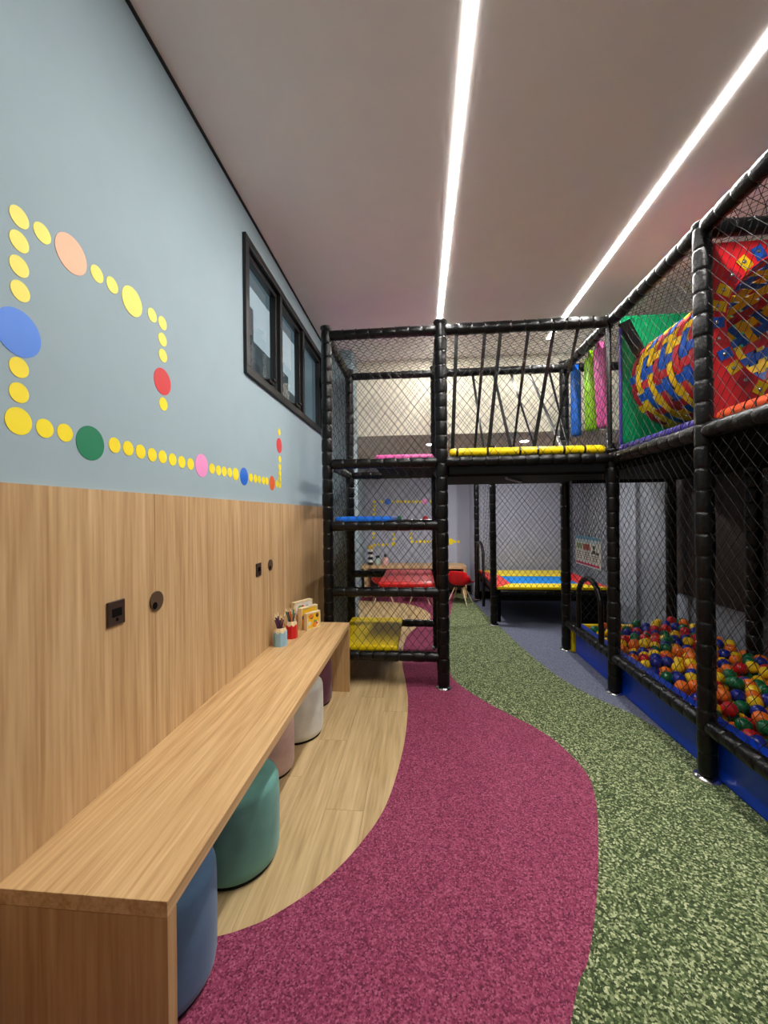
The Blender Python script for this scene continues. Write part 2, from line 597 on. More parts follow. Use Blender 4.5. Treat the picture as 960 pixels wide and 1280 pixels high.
part('window_frame', M['frame'], win, wframe, bevel=.003)
for y in (2.955, 3.545):
    part('mullion', M['frame'], win, lambda m: m.box(fx0, fx1 - .004, y - .022, y + .022, WZ0 + .05, WZ1 - .05), bevel=.003)
for y0, y1 in ((WY0 + .05, 2.933), (2.977, 3.523), (3.567, WY1 - .05)):
    z0, z1, t = WZ0 + .05, WZ1 - .05, .032

    def sash(m):
        a, b = fx0 + .01, fx1 - .03
        m.box(a, b, y0, y1, z0, z0 + t)
        m.box(a, b, y0, y1, z1 - t, z1)
        m.box(a, b, y0, y0 + t, z0 + t, z1 - t)
        m.box(a, b, y1 - t, y1, z0 + t, z1 - t)
    s = part('sash', M['frame'], win, sash, bevel=.003)
    part('pane', M['glass'], s, lambda m: m.box(XL - .045, XL - .039, y0 + t - .004, y1 - t + .004, z0 + t - .004, z1 - t + .004))
    if y1 < 3.6:
        ym = (y0 + y1) / 2 + .05
        part('latch', M['blackplastic'], s, lambda m: m.box(fx1 - .03, fx1 + .015, ym - .045, ym + .045, z0 + .006, z0 + .026).box(fx1 + .0, fx1 + .03, ym - .01, ym + .05, z0 + .026, z0 + .04), bevel=.003)

# outside the window
nb = tag(empty('apartment_building', (-7.0, 13.0, 0)), 'dim grey building seen through the high window', 'building')


def nbwall(m):
    m.box(-9.0, -7.0, 10, 21.0, 0, 8.9)
    m.box(-9.0, -7.0, 21.0, 40, 0, 8.2)
    m.box(-8.4, -7.3, 15.6, 17.2, 8.9, 10.6)


part('wall', plain('dark_stone', (92, 96, 96), .8, var=.3, nscale=2), nb, nbwall)
for k in range(5):
    part('window', M['frame'], nb, lambda m: m.box(-7.02, -6.96, 12 + k * 3.4, 13.6 + k * 3.4, 6.7, 8.0))
tag(part('roof_eave', plain('eave_plaster', (110, 100, 94), .8), None, lambda m: m.box(-1.335, -1.255, 1.2, 9.0, 3.30, 3.42)), 'grey brown roof eave outside above the high window', 'eave')

# ceiling lights
for x, y1, lab in ((.207, 4.62, 'long white led light strip in the ceiling above the middle black post'),
                   (1.405, 4.48, 'long white led light strip in the ceiling, right of the other one')):
    l = tag(empty('ceiling_light', (x, 2, ZC)), lab, 'light', 'led strips in the ceiling')
    part('end_cap', M['alu'], l, lambda m: m.box(x - .022, x + .022, y1, y1 + .006, ZC - .0022, ZC))
    part('diffuser', M['led'], l, lambda m: m.box(x - .019, x + .019, .75, y1, ZC - .0018, ZC))
for x, y, lab in ((.153, 5.57, 'small round downlight in the lowered ceiling, the left one'), (1.4, 5.5, 'small round downlight in the lowered ceiling, the right one')):
    l = tag(empty('ceiling_downlight', (x, y, ZS)), lab, 'light', 'downlights in the lowered ceiling')
    part('ring', M['alu'], l, lambda m: m.rings([[(x + r * math.cos(2 * PI * q / 24), y + r * math.sin(2 * PI * q / 24), z) for q in range(24)]
                                                  for r, z in ((.05, ZS), (.066, ZS), (.066, ZS - .008), (.05, ZS - .008))], closed=True, smooth=False))
    part('lamp', M['down'], l, lambda m: m.lathe([(.049, ZS - .005), (.049, ZS)], x, y, 24, smooth=False))

# ------------------------------------------------------------------ play structure
play = tag(empty('play_structure', (.9, 2.8, 0)), 'tall black padded climbing frame with netting, decks and two storeys', 'play structure')


def foam_pts(p0, p1, r, seg=.112):
    p0, p1 = Vector(p0), Vector(p1)
    L = (p1 - p0).length
    n = max(1, round(L / seg))
    pts, rad, ties = [], [], []
    for i in range(n):
        k = random.uniform(.95, 1.06)
        for t, f in ((0, .86), (.035, .95), (.15, 1.0), (.5, 1.02), (.85, 1.0), (.965, .95)):
            pts.append(p0.lerp(p1, (i + t) / n))
            rad.append(r * f * (k if 0 < t else 1))
        if i:
            ties.append(p0.lerp(p1, i / n))
    pts.append(p1)
    rad.append(r * .85)
    return pts, rad, ties, (p1 - p0).normalized()


def foam(name, p0, p1, r, parent, seg=.112):
    pts, rad, ties, d = foam_pts(p0, p1, r, seg)
    o = MB().tube(pts, rad, 14).build(name, M['foam'], parent)
    if ties:
        m = MB()
        for t in ties:
            m.tube([t - d * .0035, t + d * .0035], r * .89, 12)
            a = Vector((0, 0, 1)) if abs(d.z) < .9 else Vector((0, -1, 0))
            b = d.cross(a).normalized()
            q = t + (a * math.cos(.6) + b * math.sin(.6)) * r * .90
            m.box(q.x - .006, q.x + .006, q.y - .006, q.y + .006, q.z - .006, q.z + .006)
        tz = m.build('cable_ties', M['tie'], o, kind='stuff')
    return o


def post(x, y, r, ztop=3.05, parent=None, z0=.02):
    o = foam('post', (x, y, z0), (x, y, ztop), r, parent or play, .118)
    part('base_flange', M['chrome'], o, lambda m: m.lathe([(.066, 0), (.066, .007), (.056, .013), (r * .9, .018)], x, y, 28))
    part('post_cap', M['foam'], o, lambda m: m.lathe([(r * .86, ztop - .01), (r * 1.05, ztop + .01), (r * 1.12, ztop + .02), (r * 1.08, ztop + .028), (r * .4, ztop + .03)], x, y, 16))
    return o


PX = (-.785, .183, 1.545, 2.59)
Y0, Y1, Y2, Y3 = 1.287, 2.327, 3.37, 4.40
for x, y, r in ((PX[0], Y2, .046), (PX[1], Y2, .052), (PX[0] + .015, Y3, .046), (PX[1] - .01, Y3, .048), (PX[2] - .01, Y3, .048),
                (PX[3], Y3, .05), (PX[3], Y2, .05), (PX[3], Y1, .05), (PX[2], Y1, .0435), (PX[2], Y0, .0435), (PX[3], Y0, .05)):
    post(x, y, r, 2.99 if (x, y) == (PX[2], Y1) else 3.03)
ZD, ZT = 1.885, 2.985
cp = post(PX[2], Y2, .048, 1.93)
part('bare_pipe', M['tie'], cp, lambda m: m.tube([(PX[2] - .018, Y2, 1.93), (PX[2] - .018, Y2, 3.04)], .019, 14))['label'] = 'thin bare pipe above the deck'
LV = (.257, .797, 1.357, ZD, ZT)


def barx(x0, x1, y, z, r=.044):
    foam('crossbar', (x0 + .035, y, z), (x1 - .035, y, z), r, play)


def bary(x, y0, y1, z, r=.044):
    foam('crossbar', (x, y0 + .035, z), (x, y1 - .035, z), r, play)


for z in LV:
    barx(PX[0], PX[1], Y2, z, .042)
    barx(PX[0], PX[1], Y3, z, .040)
for z in (ZD, ZT):
    barx(PX[1], PX[2], Y2, z, .046)
    barx(PX[1], PX[2], Y3, z)
    bary(PX[0] + .005, Y2, Y3, z, .04)
    bary(PX[1], Y2, Y3, z, .04)
    for a, b in ((Y0, Y1), (Y1, Y2), (Y2, Y3)):
        bary(PX[2], a, b, z, .045)
        bary(PX[3], a, b, z)
    for y in (Y0, Y1, Y2, Y3):
        if (y, z) != (Y2, ZT):
            barx(PX[2], PX[3], y, z)
for a, b in ((Y0, Y1), (Y1, Y2), (Y2, Y3)):
    bary(PX[2], a, b, .288, .042)
# decks, black boards
part('deck', M['black'], play, lambda m: m.box(PX[1] + .05, PX[2] - .05, Y2 + .03, Y3 - .03, 1.765, 1.915), bevel=.01)
part('deck', M['black'], play, lambda m: m.box(PX[2] + .05, PX[3] - .05, Y0, Y3 - .05, 1.79, 1.93), bevel=.01)
for z, x0, x1 in ((.257, PX[0] + .04, -.21), (.797, -.36, PX[1] - .05), (1.357, PX[0] + .04, -.24), (1.885, -.38, PX[1] - .05)):
    part('shelf_board', M['black'], play, lambda m: m.box(x0, x1, Y2 + .045, Y3 - .05, z - .03, z + .018), bevel=.004)
part('under_beam', M['black'], play, lambda m: m.box(PX[1] + .06, PX[2] - .06, Y2 - .02, Y2 + .03, 1.775, 1.85), bevel=.008)
part('under_beam', M['black'], play, lambda m: m.box(PX[3] - .03, PX[3] + .03, Y0, Y3, 1.775, 1.86), bevel=.008)
part('under_beam', M['black'], play, lambda m: m.box(PX[2] + .06, PX[3] - .06, Y3 - .02, Y3 + .03, 1.76, 1.86), bevel=.008)
part('brace', plain('grey_steel', (120, 110, 108), .4, metal=.6), play, lambda m: m.tube([(.72, 3.42, 1.745), (.98, 4.0, 1.755)], .011, 8))


# rolls along the deck edges
def roll(name, mat, pts, r, cuts, lab, tw=.0035):
    p0, p1 = Vector(pts[0]), Vector(pts[1])
    o = MB().tube([p0.lerp(p1, t) for t in (0, .01, .03, .5, .97, .99, 1)], [r * .5, r * .85, r, r, r, r * .85, r * .5], 14).build(name, mat, play)
    o['label'] = lab
    d = (p1 - p0).normalized()
    for c in cuts:
        q = p0.lerp(p1, c)
        MB().tube([q - d * tw, q + d * tw], r * 1.05, 14).build('tie_strap', M['tie'], o)
    return o


roll('edge_roll', M['v_yellow'], ((.25, Y2 + .01, 1.963), (1.49, Y2 + .01, 1.963)), .034, (.05, .25, .46, .575, .74, .87), 'yellow padded roll', .0085)
roll('edge_roll', M['v_purple'], ((PX[2] + .045, 2.40, 1.952), (PX[2] + .045, 3.31, 1.952)), .03, [k / 12 for k in range(1, 12)], 'purple padded roll')
roll('edge_roll', M['v_orange'], ((PX[2] + .045, 1.34, 1.952), (PX[2] + .045, 2.27, 1.952)), .033, [k / 14 for k in range(1, 14)], 'orange padded roll')


def net(o, u, v, W, H, cw=.071, ch=.092, r=.0017, parent=None, seed=0):
    rnd = random.Random(seed)
    o, u, v = Vector(o), Vector(u), Vector(v)
    nn = u.cross(v).normalized()
    m = MB()
    ph = (rnd.uniform(0, 6), rnd.uniform(0, 6))

    def P(a, b):
        bul = math.sin(PI * a / W) * math.sin(PI * b / H) * .012
        j = .0035
        return o + u * (a + j * math.sin(b * 23 + ph[0]) * math.sin(PI * a / W)) + v * (b + j * math.sin(a * 27 + ph[1])) + nn * (bul + .003 * math.sin(a * 31 + b * 17))
    k = ch / cw
    for sgn in (1, -1):
        # lines b = sgn*k*a + c ; spacing ch
        c0, c1 = (-k * W, H) if sgn > 0 else (0, H + k * W)
        c = c0 + rnd.uniform(0, ch)
        while c < c1:
            # clip a range
            if sgn > 0:
                a0, a1 = max(0, -c / k), min(W, (H - c) / k)
            else:
                a0, a1 = max(0, (c - H) / k), min(W, c / k)
            if a1 - a0 > .01:
                n = max(1, int((a1 - a0) / (cw * 0.75)))
                pts = [P(a0 + (a1 - a0) * q / n, sgn * k * (a0 + (a1 - a0) * q / n) + c) for q in range(n + 1)]
                m.tube(pts, r, 4, caps=False)
            c += ch
    return m.build('safety_net', M['cord'], parent or play)


EX, EY, EZ = (1, 0, 0), (0, 1, 0), (0, 0, 1)
PW_ = PX[1] - PX[0]
MW = PX[2] - PX[1]
RW = PX[3] - PX[2]
DY = Y3 - Y2
net((PX[0], Y2 - .02, .257), EX, EZ, PW_, ZT - .257, seed=1)
net((PX[0], Y3, .257), EX, EZ, PW_, ZT - .257, seed=2)
net((PX[0], Y2, .257), EY, EZ, DY, ZT - .257, seed=3)
net((PX[1], Y2 - .02, ZD), EX, EZ, MW, ZT - ZD, seed=4)
net((PX[1], Y3, ZD), EX, EZ, MW, ZT - ZD, seed=5)
net((PX[0], Y2, ZT), EX, EY, PW_, DY, .072, .072, seed=6)
net((PX[1], Y2, ZT), EX, EY, MW, DY, .072, .072, seed=7)
net((PX[2], Y0, ZT), EX, EY, RW, Y3 - Y0, .072, .072, seed=8)
for i, (a, b) in enumerate(((Y0, Y1), (Y1, Y2), (Y2, Y3))):
    net((PX[2], a, ZD), EY, EZ, b - a, ZT - ZD, 0.068, .086, seed=10 + i)
    zb = .95 if i == 2 else .30
    net((PX[2], a, zb), EY, EZ, b - a, ZD - zb, 0.068, .086, seed=14 + i)
net((PX[2], Y3 + .02, .31), EX, EZ, RW, 1.45, seed=18)
net((PX[3], Y1, .31), EY, EZ, Y3 - Y1, 1.5, 0.068, .086, seed=19)
net((PX[3], Y1, ZD), EY, EZ, Y3 - Y1, ZT - ZD, 0.068, .086, seed=20)
net((PX[2], Y3, ZD), EX, EZ, RW, ZT - ZD, seed=21)


def hoop(x, ya, yb, z0, z1, parent, r=.023):
    pts = [(x, ya, z0)]
    for t in range(0, 13):
        a = PI - PI * t / 12
        pts.append((x, (ya + yb) / 2 + (yb - ya) / 2 * math.cos(a), z1 - .22 + .22 * math.sin(a)))
    pts.append((x, yb, z0))
    pts = spline(pts, 6)
    rad = [r * (1.0 + .08 * math.sin(i * 1.1)) for i in range(len(pts))]
    return MB().tube(pts, rad, 12).build('entry_hoop', M['foam'], parent)


hoop(PX[2], 3.60, 4.09, .32, .84, play)

# ------------------------------------------------------------------ climbing pads
pad_specs = [('v_yellow', -.755, -.20, Y2 + .03, Y3 - .06, .276, 'yellow vinyl climbing pad, lowest one in the netted tower'),
             ('v_red', -.36, .12, Y2 + .03, Y3 - .20, .816, 'red vinyl climbing pad, second from the floor in the netted tower'),
             ('v_blue', -.735, -.24, Y2 + .03, Y3 - .06, 1.376, 'blue vinyl climbing pad, third from the floor in the netted tower'),
             ('v_pink', -.38, .12, Y2 + .03, Y3 - .06, 1.904, 'pink vinyl climbing pad, topmost in the netted tower')]
for mt, x0, x1, ya, yb, z, lab in pad_specs:
    o = part('climbing_pad', M[mt], None, lambda m: m.box(x0, x1, ya, yb, z, z + .06), bevel=.024, seg=4)
    tag(o, lab, 'pad', 'climbing pads in the tower')
    for p in o.data.polygons:
        p.use_smooth = True
    o.data.polygons.foreach_set('use_smooth', [True] * len(o.data.polygons))
    md = o.modifiers.new('wn', 'WEIGHTED_NORMAL')

# ------------------------------------------------------------------ elastic straps in the middle bay
sA = [((570.6, 418), (565.6, 563)), ((606, 417), (593.5, 561)), ((625.6, 414), (610.7, 561)), ((660, 413), (641.7, 561)), ((692, 420), (668, 556)), ((722, 411), (692, 556))]
sB = [((591, 462), (604, 554)), ((617.6, 467), (637, 546)), ((639, 462), (667, 554)), ((662, 467), (697, 538)), ((687, 467), (709, 520))]


def strap(a, b, idx, back):
    wv = .0155
    m = MB()
    pts = [a.lerp(b, t / 8) for t in range(9)]
    rings = []
    for i, p in enumerate(pts):
        tw = .35 + (i / 8) * (.5 if idx % 2 else -.6)
        d = Vector((math.cos(tw), math.sin(tw), 0))
        n = Vector((-d.y, d.x, 0))
        rings.append([p + d * wv + n * .0012, p - d * wv + n * .0012, p - d * wv - n * .0012, p + d * wv - n * .0012])
    m.rings(rings, smooth=False)
    m.tube([a + Vector((-.016, 0, 0)), a + Vector((.016, 0, 0))], .05 if False else .006, 8)
    return m


ords = ['first', 'second', 'third', 'fourth', 'fifth', 'sixth']
for i, (a, b) in enumerate(sA):
    pa, pb = onY(a[0], a[1], Y2), onY(b[0], b[1], Y2 + .14)
    pa.z = ZT - .05
    t = (1.922 - pa.z) / (pb.z - pa.z)
    pb = pa + (pb - pa) * t
    o = strap(pa, pb, i, False).build('elastic_strap', M['tie'], None)
    tag(o, 'black elastic strap hanging from the front top bar, %s from the left' % ords[i], 'strap', 'elastic straps above the yellow roll')
for i, (a, b) in enumerate(sB):
    pa, pb = onY(a[0], a[1], Y3 - .02), onY(b[0], b[1], Y3 - .5)
    pa.z = ZT - .05
    t = (1.922 - pa.z) / (pb.z - pa.z)
    pb = pa + (pb - pa) * t
    pb.y = max(pb.y, Y3 - .6)
    o = strap(pa, pb, i + 1, True).build('elastic_strap', M['tie'], None)
    tag(o, 'black elastic strap slanting down from the rear top bar, %s from the left' % ords[i], 'strap', 'elastic straps above the yellow roll')

# ------------------------------------------------------------------ hanging rolls
for mt, x, y, z0, r, lab in (('v_blue', 1.612, 4.285, 2.239, .050, 'blue vinyl punch roll, the farthest of the three hanging in the upper deck'),
                             ('v_lime', 1.625, 3.93, 2.217, .066, 'lime green vinyl punch roll hanging between the blue and pink ones'),
                             ('v_pink', 1.618, 3.735, 2.206, .060, 'pink vinyl punch roll, the nearest of the three, by the green tunnel panel')):
    t = tag(empty('punch_roll', (x, y, z0)), lab, 'punch roll', 'hanging punch rolls')
    zt = 2.91
    tl = .03 if mt == 'v_pink' else 0
    o = part('padding', M[mt], t, lambda m: m.tube([(x + tl * (1 - k), y, z0 + (zt - z0) * k) for k in (0, .012, .04, .5, .96, .99, 1)], [r * .7, r * .92, r, r, r, r * .9, r * .5], 18))
    part('seam_edge', M[mt], o, lambda m: m.tube([(x + tl * .96 - .005, y - r * .99, z0 + .03), (x - .005, y - r * .99, zt - .03)], .004, 6))
    part('hanging_loop', M[mt], t, lambda m: m.box(x - .03, x + .03, y - .003, y + .003, zt - .01, 2.978))

# ------------------------------------------------------------------ woven tunnel with red and green end panels
TX, TZ, TR = 2.07, 2.49, .38
YA, YC = Y1 + .035, Y2 - .01
tun = tag(empty('woven_tunnel', (TX, (YA + YC) / 2, 1.93)), 'crawl tunnel woven from red, blue and yellow straps between two panels', 'tunnel')


def holed(m, Y, x0, x1, z0, z1, r, t=.012):
    n = 64
    inner, outer = [], []
    for q in range(n):
        a = 2 * PI * q / n + PI / n
        c, s = math.cos(a), math.sin(a)
        inner.append((TX + r * c, TZ + r * s))
        k = min(((x1 if c > 0 else x0) - TX) / c if abs(c) > 1e-6 else 9, ((z1 if s > 0 else z0) - TZ) / s if abs(s) > 1e-6 else 9)
        outer.append((TX + k * c, TZ + k * s))
    # keep the corners square: move the nearest samples into the corners
    for X in (x0, x1):
        for Z in (z0, z1):
            i = min(range(n), key=lambda q: (outer[q][0] - X) ** 2 + (outer[q][1] - Z) ** 2)
            outer[i] = (X, Z)
    L = [[(x, Y, z) for x, z in inner], [(x, Y, z) for x, z in outer], [(x, Y + t, z) for x, z in outer], [(x, Y + t, z) for x, z in inner]]
    m.rings(L, closed=True, smooth=False)


rp = part('end_panel', M['v_tred'], tun, lambda m: holed(m, YA, PX[2] + .06, PX[3] - .06, 1.965, 2.93, TR))
rp['label'] = 'red vinyl panel with a round hole'
gp = part('end_panel', M['v_green'], tun, lambda m: holed(m, YC, PX[2] + .07, PX[3] - .06, 1.965, 3.02, TR))
gp['label'] = 'green vinyl panel with a round hole'
part('edge_binding', M['v_purple'], tun, lambda m: m.tube([(PX[2] + .062, YC - .004, 1.99), (PX[2] + .062, YC - .004, 2.92)], .012, 8))['label'] = 'purple edge cord'
part('edge_binding', plain('rose_cord', (190, 96, 110), .6), tun, lambda m: m.tube([(PX[2] + .045, YA + .035, 1.99), (PX[2] + .045, YA + .035, 2.92)], .009, 8))['label'] = 'rose edge cord'
a0, a1 = onY(772, 395, YC - .02), onY(806, 478, YC - .02)
part('panel_strap', M['tie'], tun, lambda m: m.rings([[p + Vector((-.045, 0, -.02)), p + Vector((.045, 0, .02)), p + Vector((.045, .006, .02)), p + Vector((-.045, .006, -.02))] for p in (Vector((1.635, YC - .012, 2.97)), Vector((1.83, YC - .012, 2.56)))], smooth=False))

NL = 30
NH = 13
LEN = YC - YA
pitch = LEN / NH
sw = pitch * .74
wa = 2 * PI / NL
lw = TR * wa * .70
def hoop_off(i, j):
    return -.004 if (i + 2 * j) % 3 == 0 else .006


for j in range(NH):
    m = MB()
    yc_ = YA + .02 + (j + .5) * (LEN - .02) / NH
    rings = []
    for q in range(NL * 4):
        a = q / (NL * 4) * 2 * PI
        r = TR + (hoop_off(q // 4, j) if q % 4 == 0 else hoop_off(q // 4, j) * (1 - q % 4 / 4) + hoop_off((q // 4 + 1) % NL, j) * (q % 4 / 4))
        c, s = math.cos(a), math.sin(a)
        rings.append([(TX + rr * c, yy, TZ + rr * s) for rr, yy in ((r - .0012, yc_ - sw / 2), (r - .0012, yc_ + sw / 2), (r + .0012, yc_ + sw / 2), (r + .0012, yc_ - sw / 2))])
    m.rings(rings, closed=True, smooth=False)
    m.build('hoop_strap', STRAPC[(2, 1, 0, 2, 1, 3, 0, 1, 2, 0, 1, 0, 2)[j]], tun)
for i in range(NL):
    a = i * wa
    c, s = math.cos(a), math.sin(a)
    tx, tz = -s, c
    m = MB()
    rings = []
    # folded tab on the red panel
    for rr, yy in ((TR + .085, YA - .006), (TR + .02, YA - .006), (TR + .004, YA + .002)):
        rings.append([(TX + rr * c + tx * k * lw / 2 + 0, yy + d, TZ + rr * s + tz * k * lw / 2) for k, d in ((-1, 0), (1, 0), (1, .0024), (-1, .0024))])
    for q in range(NH * 4 + 1):
        yy = YA + .02 + q / (NH * 4) * (LEN - .02)
        jf = min(max(q / 4 - .5, 0), NH - 1)
        j0 = min(int(jf), NH - 2)
        r = TR + .002 - (hoop_off(i, j0) * (1 - (jf - j0)) + hoop_off(i, j0 + 1) * (jf - j0))
        rings.append([(TX + (r + d) * c + tx * k * lw / 2, yy, TZ + (r + d) * s + tz * k * lw / 2) for k, d in ((-1, -.0012), (1, -.0012), (1, .0012), (-1, .0012))])
    m.rings(rings, smooth=False)
    st = m.build('lengthwise_strap', STRAPC[(0, 1, 3, 1, 0, 2, 0)[i % 7]], tun)
    bx, bz = TX + (TR + .055) * c, TZ + (TR + .055) * s
    MB().rings([[(bx + r * math.cos(2 * PI * q / 10), YA - y, bz + r * math.sin(2 * PI * q / 10)) for q in range(10)] for r, y in ((.012, .005), (.011, .010), (.006, .013))]).build('bolt', M['chrome'], st)

# ------------------------------------------------------------------ ball pit
pit = tag(empty('ball_pit', (2.1, 3.0, 0)), 'ball pit edged with blue pads under the upper deck', 'ball pit')
for y0, y1 in ((Y0, Y1 - .002), (Y1 + .002, Y2 - .002), (Y2 + .002, 4.315)):
    part('side_pad', M['v_navy'], pit, lambda m: m.box(1.592, 1.665, y0, y1, 0, .303), bevel=.012, seg=3)['label'] = 'blue vinyl side pad'
part('back_pad', M['v_yellow'], pit, lambda m: m.box(1.566, 2.53, 4.318, 4.375, 0, .285), bevel=.01, seg=3)['label'] = 'yellow vinyl back pad'
part('side_pad', M['v_navy'], pit, lambda m: m.box(2.645, 2.68, Y0, 4.3, 0, .22), bevel=.012, seg=3)['label'] = 'blue vinyl side pad'
part('pit_mat', M['v_navy'], pit, lambda m: m.box(1.654, 2.643, Y0, 4.315, 0, .03))

BR = .041
rng = np.random.default_rng(3)


def heap(x, y):
    return .235 + .06 * (x - 1.66) / .95 + .03 * math.sin(3.1 * y + 1.3) * math.sin(2.6 * x) + .05 * (y - 2.0) / 2.3


def settle(P, it, lo, hi, kz):
    for _ in range(it):
        d = P[:, None, :] - P[None, :, :]
        q = np.sqrt((d ** 2).sum(-1)) + 1e-9
        ov = np.clip(2 * BR + .0006 - q, 0, None)
        np.fill_diagonal(ov, 0)
        P = P + .45 * (d / q[..., None] * ov[..., None]).sum(1) * np.array([1, 1, kz])
        P[:, :2] = np.clip(P[:, :2], lo, hi)
    return P


lo, hi = np.array([1.668 + BR, 1.45 + BR]), np.array([2.60 - BR, 4.312 - BR])
g = []
row = 0
yy = lo[1]
while yy < hi[1]:
    xx = lo[0] + (row % 2) * BR
    while xx < hi[0] + .001:
        g.append((xx, yy))
        xx += 2 * BR * 1.02
    yy += 2 * BR * .9
    row += 1
top = np.array([(x + rng.uniform(-.02, .02), y + rng.uniform(-.02, .02), heap(x, y) + rng.uniform(-.03, .035)) for x, y in g])
top = settle(top, 160, lo, hi, 1.2)
# keep clear of the posts standing inside the edge
BALLC = [('yellow', (250, 206, 30)), ('orange', (246, 120, 34)), ('red', (206, 30, 40)), ('blue', (24, 40, 150)), ('green', (10, 104, 62))]
BM = [plain('ball_' + n, c, .28, .55, var=.03) for n, c in BALLC]


def sphere_mesh(name, mat):
    bm = bmesh.new()
    bmesh.ops.create_uvsphere(bm, u_segments=18, v_segments=11, radius=BR)
    for f in bm.faces:
        f.smooth = True
    me = bpy.data.meshes.new(name)
    bm.to_mesh(me)
    bm.free()
    me.materials.append(mat)
    return me


SM = [sphere_mesh('ball_' + n[0], BM[i]) for i, n in enumerate(BALLC)]
wts = np.array([.27, .26, .14, .18, .15])


def in_view(p):
    d = Vector(p) - Vector((0, 0, EYE))
    D = d.dot(fw)
    return D, abs(480 + F_PX * d.dot(rt) / D - 480) < 505


order = []
rest = []
for p in top:
    D, ok = in_view(p)
    (order if ok else rest).append((D, tuple(p)))
order.sort()
singles, rest = order[:298], [q for q in order[298:]] + rest
low = top.copy()
low[:, 0] = np.clip(low[:, 0] + BR, lo[0], hi[0])
low[:, 2] -= .066
for i, (D, p) in enumerate(singles):
    k = rng.choice(5, p=wts)
    o = bpy.data.objects.new('pit_ball', SM[k])
    o.location = p
    o.rotation_euler = (rng.uniform(0, 3), rng.uniform(0, 3), 0)
    COL.objects.link(o)
    where = 'lying along the blue side pad of the pit' if p[0] < 1.80 else 'lying near the yellow back pad of the pit' if p[1] > 4.02 else \
        'lying on the wall side of the ball pit' if p[0] > 2.3 else 'lying in the middle of the ball pit'
    tag(o, 'glossy %s plastic ball %s' % (BALLC[k][0], where), 'ball', '%s balls %s' % (BALLC[k][0], where))


def bulk(plist, name, lab):
    bm = bmesh.new()
    bmesh.ops.create_uvsphere(bm, u_segments=12, v_segments=8, radius=BR)
    bv = np.array([v.co[:] for v in bm.verts])
    bf = [[v.index for v in f.verts] for f in bm.faces]
    bm.free()
    V, Fc, mi = [], [], []
    for p in plist:
        o = len(V)
        V += [tuple(q) for q in (bv + np.array(p))]
        Fc += [[o + i for i in f] for f in bf]
        mi += [int(rng.choice(5, p=wts))] * len(bf)
    me = bpy.data.meshes.new(name)
    org = np.array([2.1, 3.0, 0])
    me.from_pydata([tuple(np.array(v) - org) for v in V], [], Fc)
    for q in BM:
        me.materials.append(q)
    me.polygons.foreach_set('material_index', mi)
    me.polygons.foreach_set('use_smooth', [True] * len(Fc))
    ob = bpy.data.objects.new(name, me)
    ob.location = org
    COL.objects.link(ob)
    tag(ob, lab, 'balls', None, 'stuff')


bulk([p for D, p in rest] + [tuple(p) for p in low], 'pit_balls', 'mass of coloured plastic balls beneath and beyond the others in the pit')

# ------------------------------------------------------------------ sign above the pit entrance
sg = tag(empty('rules_sign', (1.575, 4.06, .935)), 'small illustrated rules sign with pale blue header on the net above the pit entrance', 'sign')
sy0, sy1, sz0, sz1 = 3.69, 4.26, .935, 1.225
part('board', plain('sign_white', (226, 228, 222), .45), sg, lambda m: m.box(1.585, 1.592, sy0, sy1, sz0, sz1), bevel=.002)


def sgp(name, rgb, a0, a1, b0, b1):
    # a: 0 = left in the picture (far end), b: 0 = bottom
    y1, y0 = sy1 - a0 * (sy1 - sy0), sy1 - a1 * (sy1 - sy0)
    z0, z1 = sz0 + b0 * (sz1 - sz0), sz0 + b1 * (sz1 - sz0)
    return (1.5842, 1.5851, y0, y1, z0, z1)


def sgpart(name, rgb, rects):
    m = MB()
    for rct in rects:
        m.box(*sgp(name, rgb, *rct))
    m.build(name, plain('sign_' + name, rgb, .5), sg)


sgpart('header', (120, 170, 200), [(0.0, 1.0, .88, 1.0)])
sgpart('header_band', (196, 218, 228), [(.04, .96, .79, .86)])
sgpart('green_block', (150, 172, 120), [(.05, .29, .56, .74)])
sgpart('red_block', (186, 84, 72), [(.33, .60, .54, .74)])
sgpart('pink_stripe', (214, 60, 110), [(.04, .96, .05, .12)])
sgpart('pictogram', (60, 60, 62), [(.72, .80, .60, .72), (.70, .82, .46, .57), (.66, .70, .44, .5), (.84, .94, .44, .52)])
sgpart('text_lines', (150, 120, 120), [(.05 + .32 * c, .27 + .32 * c, .44 - .07 * r, .465 - .07 * r) for c in range(3) for r in range(4) if not (c == 2 and r == 0)])

# ------------------------------------------------------------------ trampoline
tr = tag(empty('trampoline', (1.68, 6.06, 0)), 'netted trampoline with yellow and red edge pads around a blue mat', 'trampoline')
TXa, TXb, TYa, TYb, TH = .985, 2.40, 5.29, 6.88, .50
ixa, ixb, iya, iyb = 1.22, 2.14, 5.58, 6.30


def trap(m, pts):
    m.prism(pts, TH - .035, TH)


part('edge_pad', M['v_yellow'], tr, lambda m: trap(m, [(TXa, TYa), (TXb, TYa), (ixb, iya), (ixa, iya)]), bevel=.008)['label'] = 'yellow edge pad'
part('edge_pad', M['v_yellow'], tr, lambda m: trap(m, [(TXa, TYb), (TXb, TYb), (ixb, iyb), (ixa, iyb)]), bevel=.008)['label'] = 'yellow edge pad'
part('edge_pad', M['v_red'], tr, lambda m: trap(m, [(TXa, TYa + .004), (ixa - .002, iya), (ixa - .002, iyb), (TXa, TYb - .004)]), bevel=.008)['label'] = 'red edge pad'
part('edge_pad', M['v_red'], tr, lambda m: trap(m, [(TXb, TYa + .004), (ixb + .002, iya), (ixb + .002, iyb), (TXb, TYb - .004)]), bevel=.008)['label'] = 'red edge pad'
part('jumping_mat', M['mat_blue'], tr, lambda m: m.box(ixa, ixb, iya, iyb, TH - .03, TH - .015))
